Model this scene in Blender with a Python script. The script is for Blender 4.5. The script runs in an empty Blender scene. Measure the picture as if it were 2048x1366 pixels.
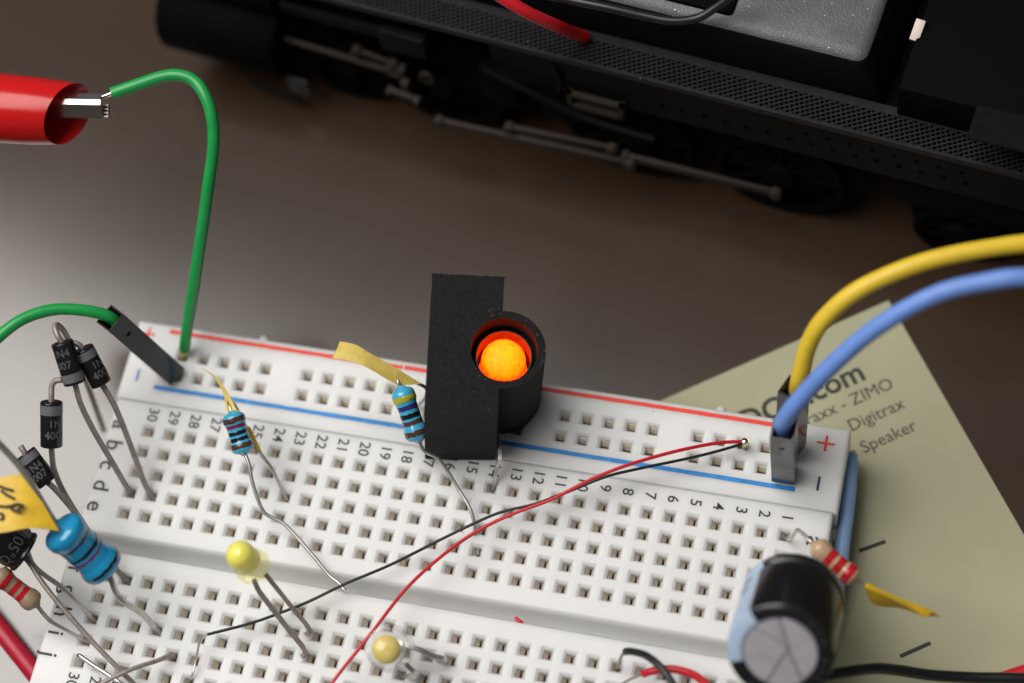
import bpy, bmesh, math, random
from mathutils import Vector as V, Matrix

random.seed(7)
scene = bpy.context.scene
col = scene.collection
# ------------------------------------------------------------------ camera (1 unit = 1 mm, table top at z = 0)
CAM = V((86.6982, -84.7123, 239.6671))
RIGHT = V((0.9717059, 0.2108311, -0.1064259))
DOWN = V((0.1467561, -0.8919789, -0.4273602))
FWD = V((-0.1850682, 0.3996498, -0.8976819))
FPX = 4465.55
cd = bpy.data.cameras.new('camera')
cam = bpy.data.objects.new('camera', cd)
col.objects.link(cam)
cam.matrix_world = Matrix(((RIGHT.x, -DOWN.x, -FWD.x, CAM.x), (RIGHT.y, -DOWN.y, -FWD.y, CAM.y),
                           (RIGHT.z, -DOWN.z, -FWD.z, CAM.z), (0, 0, 0, 1)))
cd.sensor_width = 360.0
cd.lens = FPX / 2048 * 360.0
cd.clip_start = 1.0
cd.clip_end = 5000.0
cd.dof.use_dof = True
cd.dof.focus_distance = 245.5
cd.dof.aperture_fstop = cd.lens * 1e-3 / 7.2
scene.camera = cam

# ------------------------------------------------------------------ world and lamp
world = bpy.data.worlds.new('World')
scene.world = world
world.use_nodes = True
wb = world.node_tree.nodes['Background']
wb.inputs[0].default_value = (0.93, 0.96, 1.0, 1)
wb.inputs[1].default_value = 0.085


def area_lamp(name, pos, sx, sy, turn, power, color):
    ld = bpy.data.lights.new(name, 'AREA')
    ld.shape = 'RECTANGLE'
    ld.size = sx
    ld.size_y = sy
    ld.energy = power
    ld.color = color
    o = bpy.data.objects.new(name, ld)
    o.location = pos
    o.rotation_euler = (0, 0, turn)
    col.objects.link(o)
    return o


# the broad soft daylight opening overhead and to the left; its far edge ends above the locomotive
area_lamp('skylight', (-300, 12, 600), 640, 520, math.radians(-12), 6.1e6, (1.0, 0.965, 0.925))
scene.view_settings.view_transform = 'Standard'
scene.view_settings.look = 'None'
scene.view_settings.exposure = 0.0
scene.view_settings.gamma = 1.0
scene.cycles.max_bounces = 10
scene.cycles.caustics_refractive = False
scene.cycles.caustics_reflective = False


# ------------------------------------------------------------------ helpers
def at(px, py, z):
    """the point at height z that the photograph shows at pixel (px, py)"""
    d = FWD + RIGHT * ((px - 1024) / FPX) + DOWN * ((py - 683) / FPX)
    return CAM + d * ((z - CAM.z) / d.z)


def path(*pts):
    return [at(*p) for p in pts]


def mat(name, color, rough=0.5, metal=0.0, spec=0.5, coat=0.0, sss=0.0, sssr=1.0, var=0.06, vscale=1.5,
        bump=0.0, bscale=6.0, trans=0.0, ior=1.5, rvar=0.0):
    m = bpy.data.materials.new(name)
    m.use_nodes = True
    nt = m.node_tree
    b = nt.nodes['Principled BSDF']
    b.inputs['Roughness'].default_value = rough
    b.inputs['Metallic'].default_value = metal
    b.inputs['Specular IOR Level'].default_value = spec
    b.inputs['IOR'].default_value = ior
    b.inputs['Coat Weight'].default_value = coat
    b.inputs['Coat Roughness'].default_value = 0.12
    b.inputs['Transmission Weight'].default_value = trans
    if sss:
        b.inputs['Subsurface Weight'].default_value = sss
        b.inputs['Subsurface Radius'].default_value = (1.0, 0.95, 0.9)
        b.inputs['Subsurface Scale'].default_value = sssr
    tc = nt.nodes.new('ShaderNodeTexCoord')
    nz = nt.nodes.new('ShaderNodeTexNoise')
    nz.inputs['Scale'].default_value = vscale
    nz.inputs['Detail'].default_value = 4
    nt.links.new(tc.outputs['Object'], nz.inputs['Vector'])
    rp = nt.nodes.new('ShaderNodeValToRGB')
    rp.color_ramp.elements[0].position = 0.3
    rp.color_ramp.elements[1].position = 0.7
    c = V(color)
    rp.color_ramp.elements[0].color = (*(c * (1 - var)), 1)
    rp.color_ramp.elements[1].color = (*[min(1, x) for x in c * (1 + var)], 1)
    nt.links.new(nz.outputs['Fac'], rp.inputs['Fac'])
    nt.links.new(rp.outputs['Color'], b.inputs['Base Color'])
    if rvar:
        mr = nt.nodes.new('ShaderNodeMapRange')
        mr.inputs[3].default_value = max(0.02, rough - rvar)
        mr.inputs[4].default_value = rough + rvar
        nt.links.new(nz.outputs['Fac'], mr.inputs[0])
        nt.links.new(mr.outputs[0], b.inputs['Roughness'])
    if bump:
        n2 = nt.nodes.new('ShaderNodeTexNoise')
        n2.inputs['Scale'].default_value = bscale
        n2.inputs['Detail'].default_value = 3
        nt.links.new(tc.outputs['Object'], n2.inputs['Vector'])
        bp = nt.nodes.new('ShaderNodeBump')
        bp.inputs['Strength'].default_value = bump
        bp.inputs['Distance'].default_value = 0.1
        nt.links.new(n2.outputs['Fac'], bp.inputs['Height'])
        nt.links.new(bp.outputs['Normal'], b.inputs['Normal'])
    return m


def specks(m, scale, thr, color):
    """add small flecks to a material"""
    nt = m.node_tree
    b = nt.nodes['Principled BSDF']
    src = b.inputs['Base Color'].links[0].from_socket
    tc = nt.nodes.new('ShaderNodeTexCoord')
    vo = nt.nodes.new('ShaderNodeTexVoronoi')
    vo.inputs['Scale'].default_value = scale
    vo.inputs['Randomness'].default_value = 1.0
    nt.links.new(tc.outputs['Object'], vo.inputs['Vector'])
    sep = nt.nodes.new('ShaderNodeSeparateColor')
    nt.links.new(vo.outputs['Color'], sep.inputs[0])
    # grain radius varies with the cell's random colour; most cells have none
    mr = nt.nodes.new('ShaderNodeMapRange')
    mr.inputs[1].default_value = 0.75
    mr.inputs[2].default_value = 1.0
    mr.inputs[3].default_value = 0.0
    mr.inputs[4].default_value = thr
    nt.links.new(sep.outputs[0], mr.inputs[0])
    lt = nt.nodes.new('ShaderNodeMath')
    lt.operation = 'LESS_THAN'
    nt.links.new(vo.outputs['Distance'], lt.inputs[0])
    nt.links.new(mr.outputs[0], lt.inputs[1])
    mx = nt.nodes.new('ShaderNodeMix')
    mx.data_type = 'RGBA'
    nt.links.new(lt.outputs[0], mx.inputs[0])
    nt.links.new(src, mx.inputs[6])
    mx.inputs[7].default_value = (*color, 1)
    nt.links.new(mx.outputs[2], b.inputs['Base Color'])
    return m


def obj(name, bm, m, parent=None, smooth=True, angle=40):
    """link a bmesh built in world coordinates as ONE object, under its thing if given"""
    if parent is not None:
        bmesh.ops.translate(bm, verts=bm.verts, vec=-world_loc(parent))
    bmesh.ops.recalc_face_normals(bm, faces=bm.faces)
    me = bpy.data.meshes.new(name)
    bm.to_mesh(me)
    bm.free()
    for mm in (m if isinstance(m, (list, tuple)) else [m]):
        me.materials.append(mm)
    if smooth:
        for p in me.polygons:
            p.use_smooth = True
        me.set_sharp_from_angle(angle=math.radians(angle))
    o = bpy.data.objects.new(name, me)
    col.objects.link(o)
    if parent is not None:
        o.parent = parent
    return o


def world_loc(o):
    v = V((0, 0, 0))
    while o is not None:
        v += V(o.location)
        o = o.parent
    return v


def thing(name, label, cat, loc, group=None):
    o = bpy.data.objects.new(name, None)
    o.empty_display_size = 2
    o.location = loc
    col.objects.link(o)
    return tag(o, label, cat, group)


def tag(o, label, cat, group=None):
    o['label'] = label
    o['category'] = cat
    if group:
        o['group'] = group
    return o


def BM():
    return bmesh.new()


def frame(d):
    d = V(d).normalized()
    a = V((0, 0, 1)) if abs(d.z) < 0.9 else V((0, 1, 0))
    x = d.cross(a).normalized()
    return x, d.cross(x).normalized(), d


def smooth_path(pts, n=6):
    """Catmull-Rom through the points"""
    P = [pts[0] * 2 - pts[1]] + list(pts) + [pts[-1] * 2 - pts[-2]]
    out = []
    for i in range(1, len(P) - 2):
        p0, p1, p2, p3 = P[i - 1], P[i], P[i + 1], P[i + 2]
        for k in range(n):
            t = k / n
            out.append(0.5 * ((2 * p1) + (p2 - p0) * t + (2 * p0 - 5 * p1 + 4 * p2 - p3) * t * t + (3 * p1 - p0 - 3 * p2 + p3) * t ** 3))
    out.append(P[-2].copy())
    return out


def tube(pts, r, seg=12, n=6, bm=None, square=False, round_ends=False):
    bm = bm or BM()
    if n > 1 and len(pts) > 2:
        pts = smooth_path(pts, n)
    if square:
        seg = 4
    R = r if isinstance(r, (list, tuple)) else [r, r]
    x = None
    rings = []
    N = len(pts)
    stations = []
    for i, p in enumerate(pts):
        t = (pts[min(i + 1, N - 1)] - pts[max(i - 1, 0)])
        if t.length < 1e-9:
            continue
        f = i / (N - 1) * (len(R) - 1)
        k = min(int(f), len(R) - 2)
        stations.append((p, t.normalized(), R[k] + (R[k + 1] - R[k]) * (f - k)))
    if round_ends:
        p, t, rr = stations[0]
        stations = [(p - t * rr * math.sin(a), t, rr * math.cos(a)) for a in (1.35, 0.9, 0.45)] + stations
        p, t, rr = stations[-1]
        stations = stations + [(p + t * rr * math.sin(a), t, rr * math.cos(a)) for a in (0.45, 0.9, 1.35)]
    for p, t, rr in stations:
        if x is None:
            x = frame(t)[0]
        x = (x - t * x.dot(t)).normalized()
        y = t.cross(x)
        off = math.pi / 4 if square else 0
        k = rr * (1.414 if square else 1)
        if rr > .4:
            k *= 1 + .012 * math.sin(p.x * .9 + p.y * .7) + .008 * math.sin(p.y * 2.1 - p.x * 1.3)
        rings.append([bm.verts.new(p + k * (x * math.cos(off + 2 * math.pi * j / seg) + y * math.sin(off + 2 * math.pi * j / seg))) for j in range(seg)])
    for a, b in zip(rings, rings[1:]):
        for j in range(seg):
            bm.faces.new((a[j], a[(j + 1) % seg], b[(j + 1) % seg], b[j]))
    bm.faces.new(rings[0][::-1])
    bm.faces.new(rings[-1])
    return bm


def lathe(o, d, prof, seg=32, bm=None, a0=0.0, a1=None, xref=None, cap=True):
    """profile of (t, r) along direction d from o; a0..a1 makes a partial shell"""
    bm = bm or BM()
    x, y, d = frame(d)
    if xref is not None:
        x = (V(xref) - d * V(xref).dot(d)).normalized()
        y = d.cross(x)
    full = a1 is None
    rings = []
    for t, r in prof:
        if r < 1e-6 and full:
            rings.append([bm.verts.new(o + d * t)])
        else:
            ns = seg if full else seg + 1
            rings.append([bm.verts.new(o + d * t + r * (x * math.cos(a) + y * math.sin(a)))
                          for a in [(2 * math.pi * j / seg) if full else (a0 + (a1 - a0) * j / seg) for j in range(ns)]])
    for a, b in zip(rings, rings[1:]):
        n = max(len(a), len(b))
        for j in range(n if full else n - 1):
            k = (j + 1) % n
            if len(a) == 1:
                bm.faces.new((a[0], b[k], b[j]))
            elif len(b) == 1:
                bm.faces.new((a[j], a[k], b[0]))
            else:
                bm.faces.new((a[j], a[k], b[k], b[j]))
    if full and cap:
        for r_, rev in ((rings[0], True), (rings[-1], False)):
            if len(r_) > 2:
                bm.faces.new(r_[::-1] if rev else r_)
    return bm


def box(c, ax, ay, az, hx, hy, hz, bm=None, bev=0.0, seg=2):
    """box with half sizes along unit axes"""
    own = BM()
    vs = {}
    for i in (-1, 1):
        for j in (-1, 1):
            for k in (-1, 1):
                vs[i, j, k] = own.verts.new(V(c) + V(ax) * hx * i + V(ay) * hy * j + V(az) * hz * k)
    for q in (((-1, -1, -1), (-1, 1, -1), (1, 1, -1), (1, -1, -1)), ((-1, -1, 1), (1, -1, 1), (1, 1, 1), (-1, 1, 1)),
              ((-1, -1, -1), (1, -1, -1), (1, -1, 1), (-1, -1, 1)), ((-1, 1, -1), (-1, 1, 1), (1, 1, 1), (1, 1, -1)),
              ((-1, -1, -1), (-1, -1, 1), (-1, 1, 1), (-1, 1, -1)), ((1, -1, -1), (1, 1, -1), (1, 1, 1), (1, -1, 1))):
        own.faces.new([vs[k] for k in q])
    if bev:
        bmesh.ops.bevel(own, geom=own.edges[:], offset=bev, segments=seg, affect='EDGES', profile=0.5)
    if bm is None:
        return own
    merge(bm, own)
    return bm


def merge(bm, other):
    me = bpy.data.meshes.new('tmp')
    other.to_mesh(me)
    other.free()
    bm.from_mesh(me)
    bpy.data.meshes.remove(me)
    return bm


EX, EY, EZ = V((1, 0, 0)), V((0, 1, 0)), V((0, 0, 1))


def bx(x0, x1, y0, y1, z0, z1, bm=None, bev=0.0, seg=2):
    return box(((x0 + x1) / 2, (y0 + y1) / 2, (z0 + z1) / 2), EX, EY, EZ, (x1 - x0) / 2, (y1 - y0) / 2, (z1 - z0) / 2, bm, bev, seg)


def sheet(rows, th=0.1, n=4):
    """a thin sheet through a grid of points, with real thickness"""
    rows = [smooth_path(r, n) if len(r) > 2 else r for r in rows]
    bm = BM()
    H, W = len(rows), len(rows[0])
    top, bot = [], []
    for i in range(H):
        ta, tb = [], []
        for j in range(W):
            du = rows[i][min(j + 1, W - 1)] - rows[i][max(j - 1, 0)]
            dv = rows[min(i + 1, H - 1)][j] - rows[max(i - 1, 0)][j]
            n_ = du.cross(dv)
            n_ = n_.normalized() if n_.length > 1e-9 else EZ
            ta.append(bm.verts.new(rows[i][j] + n_ * th / 2))
            tb.append(bm.verts.new(rows[i][j] - n_ * th / 2))
        top.append(ta)
        bot.append(tb)
    for i in range(H - 1):
        for j in range(W - 1):
            bm.faces.new((top[i][j], top[i][j + 1], top[i + 1][j + 1], top[i + 1][j]))
            bm.faces.new((bot[i][j], bot[i + 1][j], bot[i + 1][j + 1], bot[i][j + 1]))
    for i in range(H - 1):
        for j in (0, W - 1):
            bm.faces.new((top[i][j], top[i + 1][j], bot[i + 1][j], bot[i][j]))
    for j in range(W - 1):
        for i in (0, H - 1):
            bm.faces.new((top[i][j], bot[i][j], bot[i][j + 1], top[i][j + 1]))
    return bm


def glyphs(text, size, align='CENTER', bold=0.0, spacing=1.0):
    """flat text as a bmesh in its own xy plane, vertically centred on the capitals"""
    cu = bpy.data.curves.new('text', 'FONT')
    cu.body = text
    cu.size = size
    cu.align_x = align
    cu.offset = bold
    cu.resolution_u = 3
    cu.space_character = spacing
    to = bpy.data.objects.new('text', cu)
    me = bpy.data.meshes.new_from_object(to)
    bm = BM()
    bm.from_mesh(me)
    bpy.data.objects.remove(to)
    bpy.data.curves.remove(cu)
    bpy.data.meshes.remove(me)
    bmesh.ops.translate(bm, verts=bm.verts, vec=(0, -size * 0.35, 0))
    return bm


def flat_text(text, pos, right, up, size, bm=None, align='CENTER', bold=0.0, th=0.0, spacing=1.0):
    g = glyphs(text, size, align, bold, spacing)
    right = V(right).normalized()
    up = V(up).normalized()
    for v in g.verts:
        v.co = V(pos) + right * v.co.x + up * v.co.y
    if bm is None:
        return g
    return merge(bm, g)


def wrap_text(text, o, d, toward, r, size, t, bm=None, flip=1, shift=0.0, bold=0.0):
    """text running round a cylinder (axis d from o), centred on the side facing `toward`, letters standing along the axis at t"""
    g = glyphs(text, size, bold=bold)
    d = V(d).normalized()
    x = (V(toward) - d * V(toward).dot(d)).normalized()
    y = d.cross(x)
    bmesh.ops.subdivide_edges(g, edges=[e for e in g.edges if e.calc_length() > size * 0.25], cuts=1)
    for v in g.verts:
        a = flip * (v.co.x / r) + shift
        tt = t + flip * v.co.y
        v.co = o + d * tt + (x * math.cos(a) + y * math.sin(a)) * r
    if bm is None:
        return g
    return merge(bm, g)


# ------------------------------------------------------------------ materials
M_table = mat('brown_satin_table', (0.046, 0.027, 0.0155), rough=0.17, ior=1.8, spec=0.60, var=0.10, vscale=0.03, bump=0.02, bscale=1.5, rvar=0.03)
M_white = mat('white_plastic', (0.80, 0.80, 0.79), rough=0.42, sss=1.0, sssr=2.4, var=0.015, vscale=0.3)
M_contact = mat('tin_contact', (0.62, 0.55, 0.46), rough=0.5, metal=0.3, var=0.15, vscale=1.0)
M_print_black = mat('black_print', (0.035, 0.035, 0.035), rough=0.6, var=0.3, vscale=6)
M_print_red = mat('red_print', (0.84, 0.045, 0.02), rough=0.5, var=0.10, vscale=2.5)
M_print_blue = mat('blue_print', (0.008, 0.23, 0.62), rough=0.5, var=0.18, vscale=1.2)
M_print_navy = mat('navy_print', (0.02, 0.035, 0.09), rough=0.5)
M_housing = specks(mat('black_printed_resin', (0.0095, 0.0095, 0.0100), rough=0.7, spec=0.18, var=0.45, vscale=2.5, bump=0.5, bscale=9), 2.6, 0.11, (0.20, 0.20, 0.21))
M_black_plastic = mat('black_plastic', (0.018, 0.018, 0.020), rough=0.35, var=0.15, bump=0.04, bscale=4)
M_gloss_black = mat('glossy_black_plastic', (0.030, 0.031, 0.034), rough=0.16, var=0.1)
M_green = mat('green_insulation', (0.015, 0.34, 0.075), rough=0.32, var=0.08, vscale=0.8, bump=0.12, bscale=1.3)
M_yellow = mat('yellow_silicone', (0.84, 0.59, 0.04), rough=0.42, var=0.06, vscale=0.6, bump=0.12, bscale=1.3)
M_blue = mat('blue_silicone', (0.17, 0.32, 0.78), rough=0.42, var=0.06, vscale=0.6, bump=0.12, bscale=1.3)
M_paleblue = mat('pale_blue_silicone', (0.30, 0.48, 0.80), rough=0.45, var=0.06, vscale=0.6)
M_red_pvc = mat('red_vinyl', (0.60, 0.010, 0.010), rough=0.2, var=0.06, sss=0.15, sssr=1.2)
M_red_wire = mat('red_insulation', (0.62, 0.012, 0.022), rough=0.35, var=0.08)
M_black_wire = mat('black_insulation', (0.012, 0.012, 0.013), rough=0.36, var=0.2)
M_lead = mat('tinned_lead', (0.60, 0.57, 0.54), rough=0.36, metal=0.85, var=0.12, vscale=2.0)
M_lead_dark = mat('aged_lead', (0.34, 0.295, 0.265), rough=0.42, metal=0.35, var=0.2, vscale=1.5)
M_steel = mat('nickel_steel', (0.70, 0.68, 0.66), rough=0.2, metal=1.0, var=0.08)
M_gold = mat('gold_pin', (0.85, 0.58, 0.20), rough=0.25, metal=1.0)
M_diode = mat('black_epoxy', (0.010, 0.010, 0.011), rough=0.2, var=0.2)
M_silver_band = mat('silver_grey_band', (0.14, 0.145, 0.155), rough=0.4, var=0.1, vscale=4)
M_grey_print = mat('grey_print', (0.085, 0.088, 0.095), rough=0.5, var=0.2, vscale=4)
M_resblue = mat('blue_lacquer', (0.015, 0.29, 0.55), rough=0.16, coat=0.5, var=0.06)
M_reslight = mat('sky_blue_lacquer', (0.055, 0.42, 0.66), rough=0.16, coat=0.5, var=0.06)
M_restan = mat('tan_lacquer', (0.56, 0.37, 0.23), rough=0.30, coat=0.3, var=0.08)
M_resbrown = mat('dull_tan_lacquer', (0.34, 0.24, 0.15), rough=0.45, var=0.12)
B_brown = mat('brown_ring', (0.085, 0.040, 0.030), rough=0.2, coat=0.4)
B_black = mat('black_ring', (0.010, 0.010, 0.014), rough=0.2, coat=0.4)
B_violet = mat('violet_ring', (0.035, 0.025, 0.17), rough=0.2, coat=0.4)
B_plum = mat('plum_ring', (0.22, 0.015, 0.085), rough=0.2, coat=0.4)
B_olive = mat('yellow_green_ring', (0.47, 0.42, 0.02), rough=0.2, coat=0.4)
B_navy = mat('navy_ring', (0.015, 0.055, 0.13), rough=0.2, coat=0.4)
B_red = mat('red_ring', (0.52, 0.012, 0.02), rough=0.3, coat=0.3)
M_tape = mat('yellow_tape', (0.88, 0.66, 0.15), rough=0.5, var=0.10, vscale=0.9, sss=0.2, sssr=0.5, bump=0.6, bscale=1.6)
M_tape_deep = mat('deep_yellow_tape', (0.86, 0.56, 0.03), rough=0.42, var=0.10, vscale=0.7, bump=0.35, bscale=1.2)


def see_through(m, amount, color):
    """thin tape lets light through"""
    nt = m.node_tree
    b = nt.nodes['Principled BSDF']
    t_ = nt.nodes.new('ShaderNodeBsdfTranslucent')
    t_.inputs[0].default_value = (*color, 1)
    mx = nt.nodes.new('ShaderNodeMixShader')
    mx.inputs[0].default_value = amount
    nt.links.new(b.outputs[0], mx.inputs[1])
    nt.links.new(t_.outputs[0], mx.inputs[2])
    nt.links.new(mx.outputs[0], nt.nodes['Material Output'].inputs[0])


see_through(M_tape, 0.12, (0.9, 0.7, 0.2))
see_through(M_tape_deep, 0.12, (0.9, 0.62, 0.05))
M_ink = mat('ink', (0.03, 0.025, 0.02), rough=0.6)
M_led_yellow = mat('yellow_epoxy', (0.93, 0.85, 0.17), rough=0.12, var=0.03, sss=0.7, sssr=1.5, coat=0.2)


def clear_resin(name, tint, refl):
    m = bpy.data.materials.new(name)
    m.use_nodes = True
    nt = m.node_tree
    nt.nodes.remove(nt.nodes['Principled BSDF'])
    out = nt.nodes['Material Output']
    tr = nt.nodes.new('ShaderNodeBsdfTransparent')
    tr.inputs[0].default_value = (*tint, 1)
    gl = nt.nodes.new('ShaderNodeBsdfGlossy')
    gl.inputs['Roughness'].default_value = 0.06
    fr = nt.nodes.new('ShaderNodeFresnel')
    fr.inputs[0].default_value = refl
    mx = nt.nodes.new('ShaderNodeMixShader')
    ge = nt.nodes.new('ShaderNodeNewGeometry')
    inv = nt.nodes.new('ShaderNodeMath')
    inv.operation = 'SUBTRACT'
    inv.inputs[0].default_value = 1.0
    nt.links.new(ge.outputs['Backfacing'], inv.inputs[1])
    ml = nt.nodes.new('ShaderNodeMath')
    ml.operation = 'MULTIPLY'
    nt.links.new(fr.outputs[0], ml.inputs[0])
    nt.links.new(inv.outputs[0], ml.inputs[1])
    nt.links.new(ml.outputs[0], mx.inputs[0])
    nt.links.new(tr.outputs[0], mx.inputs[1])
    nt.links.new(gl.outputs[0], mx.inputs[2])
    nt.links.new(mx.outputs[0], out.inputs[0])
    return m


M_clear = clear_resin('clear_epoxy', (0.93, 0.93, 0.93), 1.6)
M_clear_yellow = clear_resin('clear_yellow_epoxy', (0.97, 0.95, 0.72), 1.6)
M_phosphor = mat('phosphor', (0.86, 0.68, 0.20), rough=0.6, var=0.08, vscale=2.0)
M_capsleeve = mat('black_sleeve', (0.012, 0.012, 0.013), rough=0.2, var=0.15)
M_capstripe = mat('pale_blue_stripe', (0.43, 0.55, 0.72), rough=0.28, var=0.04)
M_alu = mat('aluminium', (0.50, 0.48, 0.53), rough=0.5, metal=0.3, var=0.08, vscale=0.8)
M_alu_dark = mat('scored_aluminium', (0.16, 0.15, 0.17), rough=0.5, metal=0.3, var=0.1)
M_paper = mat('pale_green_card', (0.42, 0.41, 0.27), rough=0.75, spec=0.25, var=0.04, vscale=0.12, bump=0.05, bscale=3)
M_paper_ink = mat('card_ink', (0.045, 0.042, 0.036), rough=0.8)
M_loco = specks(mat('black_paint_and_block_shade', (0.0045, 0.0045, 0.005), rough=0.6, spec=0.10, var=0.2, vscale=0.8, bump=0.2, bscale=5), 1.3, 0.05, (0.15, 0.15, 0.15))
M_walk = specks(mat('dark_grey_walkway', (0.016, 0.016, 0.019), rough=0.55, spec=0.18, var=0.2, vscale=0.8, bump=0.25, bscale=6), 1.6, 0.10, (0.4, 0.4, 0.4))
M_cast = specks(mat('grey_cast_metal', (0.135, 0.14, 0.15), rough=0.5, metal=0.25, var=0.12, vscale=0.5, bump=1.0, bscale=4.5), 2.0, 0.16, (0.9, 0.9, 0.9))  # the white flecks are painted glints on the rough metal
M_loco_dark = mat('soot_black', (0.0022, 0.0022, 0.0022), rough=0.7, spec=0.05)
M_rod = mat('dull_nickel_rod', (0.034, 0.027, 0.022), rough=0.6, spec=0.2, metal=0.1, var=0.1)
M_cream = mat('cream_plastic', (0.72, 0.62, 0.54), rough=0.5)


def emissive(name, stops, strength, axis):
    """light-giving resin: hotter towards the tip of the dome"""
    m = bpy.data.materials.new(name)
    m.use_nodes = True
    nt = m.node_tree
    b = nt.nodes['Principled BSDF']
    b.inputs['Base Color'].default_value = (0.5, 0.12, 0.01, 1)
    b.inputs['Roughness'].default_value = 0.6
    b.inputs['Specular IOR Level'].default_value = 0.2
    tc = nt.nodes.new('ShaderNodeTexCoord')
    nz = nt.nodes.new('ShaderNodeTexNoise')
    nz.inputs['Scale'].default_value = 1.7
    nz.inputs['Detail'].default_value = 4
    nt.links.new(tc.outputs['Object'], nz.inputs['Vector'])
    ln = nt.nodes.new('ShaderNodeVectorMath')
    ln.operation = 'DOT_PRODUCT'
    ln.inputs[1].default_value = axis
    nt.links.new(tc.outputs['Object'], ln.inputs[0])
    ad = nt.nodes.new('ShaderNodeMath')
    ad.operation = 'MULTIPLY_ADD'
    nt.links.new(nz.outputs['Fac'], ad.inputs[0])
    ad.inputs[1].default_value = 3.4
    nt.links.new(ln.outputs['Value'], ad.inputs[2])
    mr = nt.nodes.new('ShaderNodeMapRange')
    mr.inputs[1].default_value = -0.9
    mr.inputs[2].default_value = 1.9
    nt.links.new(ad.outputs[0], mr.inputs[0])
    rp = nt.nodes.new('ShaderNodeValToRGB')
    rp.color_ramp.elements[0].color = (*stops[0], 1)
    rp.color_ramp.elements[1].color = (*stops[1], 1)
    nt.links.new(mr.outputs[0], rp.inputs['Fac'])
    nt.links.new(rp.outputs['Color'], b.inputs['Emission Color'])
    b.inputs['Emission Strength'].default_value = strength
    return m



specks(M_table, 0.045, 0.035, (0.018, 0.011, 0.008))
specks(M_white, 0.4, 0.05, (0.60, 0.57, 0.52))
# ------------------------------------------------------------------ setting
bm = BM()
S = 1500
q = [bm.verts.new(p) for p in ((-S, -S, 0), (S, -S, 0), (S, S, 0), (-S, S, 0))]
bm.faces.new(q)
table = obj('table_top', bm, M_table, smooth=False)
table['kind'] = 'structure'

# ------------------------------------------------------------------ note card with print
card = thing('note_card', 'pale green paper card with printed black lines lying under the breadboard corner', 'paper', at(1777, 601, 0))
c0 = at(1350, 789, 0.25)
c1 = at(1777, 601, 0.25)
cu_ = (c1 - c0).normalized()
cv_ = V((cu_.y, -cu_.x, 0))
cc = c1 - cu_ * 38 + cv_ * 46
obj('sheet', box(cc + V((0, 0, -0.1)), cu_, cv_, EZ, 38, 46, 0.12), M_paper, card, smooth=False)
bm = BM()
for txt, px, py, size, bold in (('4DCC.com', 1724, 738, 3.8, 0.085), ('SoundTraxx - ZIMO', 1784, 764, 2.15, 0.0),
                                ('Digitrax', 1806, 804, 2.15, 0.0), ('Locomotive Speaker', 1830, 848, 2.15, 0.0)):
    obj('printed_text', flat_text(txt, at(px, py, 0.29), cu_, -cv_, size, None, 'RIGHT', bold), M_paper_ink, card, smooth=False)
for a, b in (((1718, 1102), (1771, 1083)), ((1800, 1313), (1861, 1286))):
    p, r_ = at(*a, 0.27), at(*b, 0.27)
    d = (r_ - p)
    obj('printed_dash', box((p + r_) / 2, d.normalized(), V((-d.y, d.x, 0)).normalized(), EZ, d.length / 2, 0.22, 0.02), M_paper_ink, card, smooth=False)

# ------------------------------------------------------------------ breadboard
H = 9.0
BASE = 0.5
PIT = 2.54
XA, XB = -5.1, 78.85
YT, YS, YB = 13.55, 3.45, -31.4
RX0, RED_Y, BLUE_Y = 1.3055, 9.914, 7.387
ROWY = {c: -i * PIT for i, c in enumerate('abcde')}
ROWY.update({c: -(7 + i) * PIT for i, c in enumerate('fghij')})


def hole(row, colno, z=H - 1.2):
    return V(((30 - colno) * PIT, ROWY[row], z))


def rail(i, which, z=H - 1.2):
    return V((RX0 + i * PIT, RED_Y if which == 'r' else BLUE_Y, z))


board = thing('breadboard', 'white solderless breadboard with printed numbers, red and blue rail lines', 'breadboard', (36.8, -14, BASE))


def holed_top(bm, x0, x1, y0, y1, xs, ys):
    """flat top with square funnel holes at the crossings of xs and ys, cells one pitch wide"""
    h = PIT / 2
    xcuts = sorted(set([round(v, 4) for v in [x0, x1] + [x - h for x in xs] + [x + h for x in xs]]))
    ycuts = sorted(set([round(v, 4) for v in [y0, y1] + [y - h for y in ys] + [y + h for y in ys]]))
    cache = {}

    def vv(x, y, z):
        k = (round(x, 3), round(y, 3), round(z, 3))
        if k not in cache:
            cache[k] = bm.verts.new((x, y, z))
        return cache[k]

    for i in range(len(xcuts) - 1):
        for j in range(len(ycuts) - 1):
            a, b, c, d = xcuts[i], xcuts[i + 1], ycuts[j], ycuts[j + 1]
            if b - a < 0.01 or d - c < 0.01:
                continue
            mx, my = (a + b) / 2, (c + d) / 2
            hx = [x for x in xs if abs(x - mx) < 0.02]
            hy = [y for y in ys if abs(y - my) < 0.02]
            if not (hx and hy):
                bm.faces.new((vv(a, c, H), vv(b, c, H), vv(b, d, H), vv(a, d, H)))
                continue
            jx, jy = random.uniform(-.015, .015), random.uniform(-.015, .015)
            prev = [vv(a, c, H), vv(b, c, H), vv(b, d, H), vv(a, d, H)]
            for hw, z in ((0.84, H), (0.80, H - 0.02), (0.75, H - 0.06), (0.545, H - 0.34), (0.515, H - 0.42), (0.50, H - 0.55), (0.50, H - 2.2)):
                ring = [bm.verts.new((mx + jx + sx * hw, my + jy + sy * hw, z)) for sx, sy in ((-1, -1), (1, -1), (1, 1), (-1, 1))]
                for k in range(4):
                    bm.faces.new((prev[k], prev[(k + 1) % 4], ring[(k + 1) % 4], ring[k]))
                prev = ring
    return bm


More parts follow.
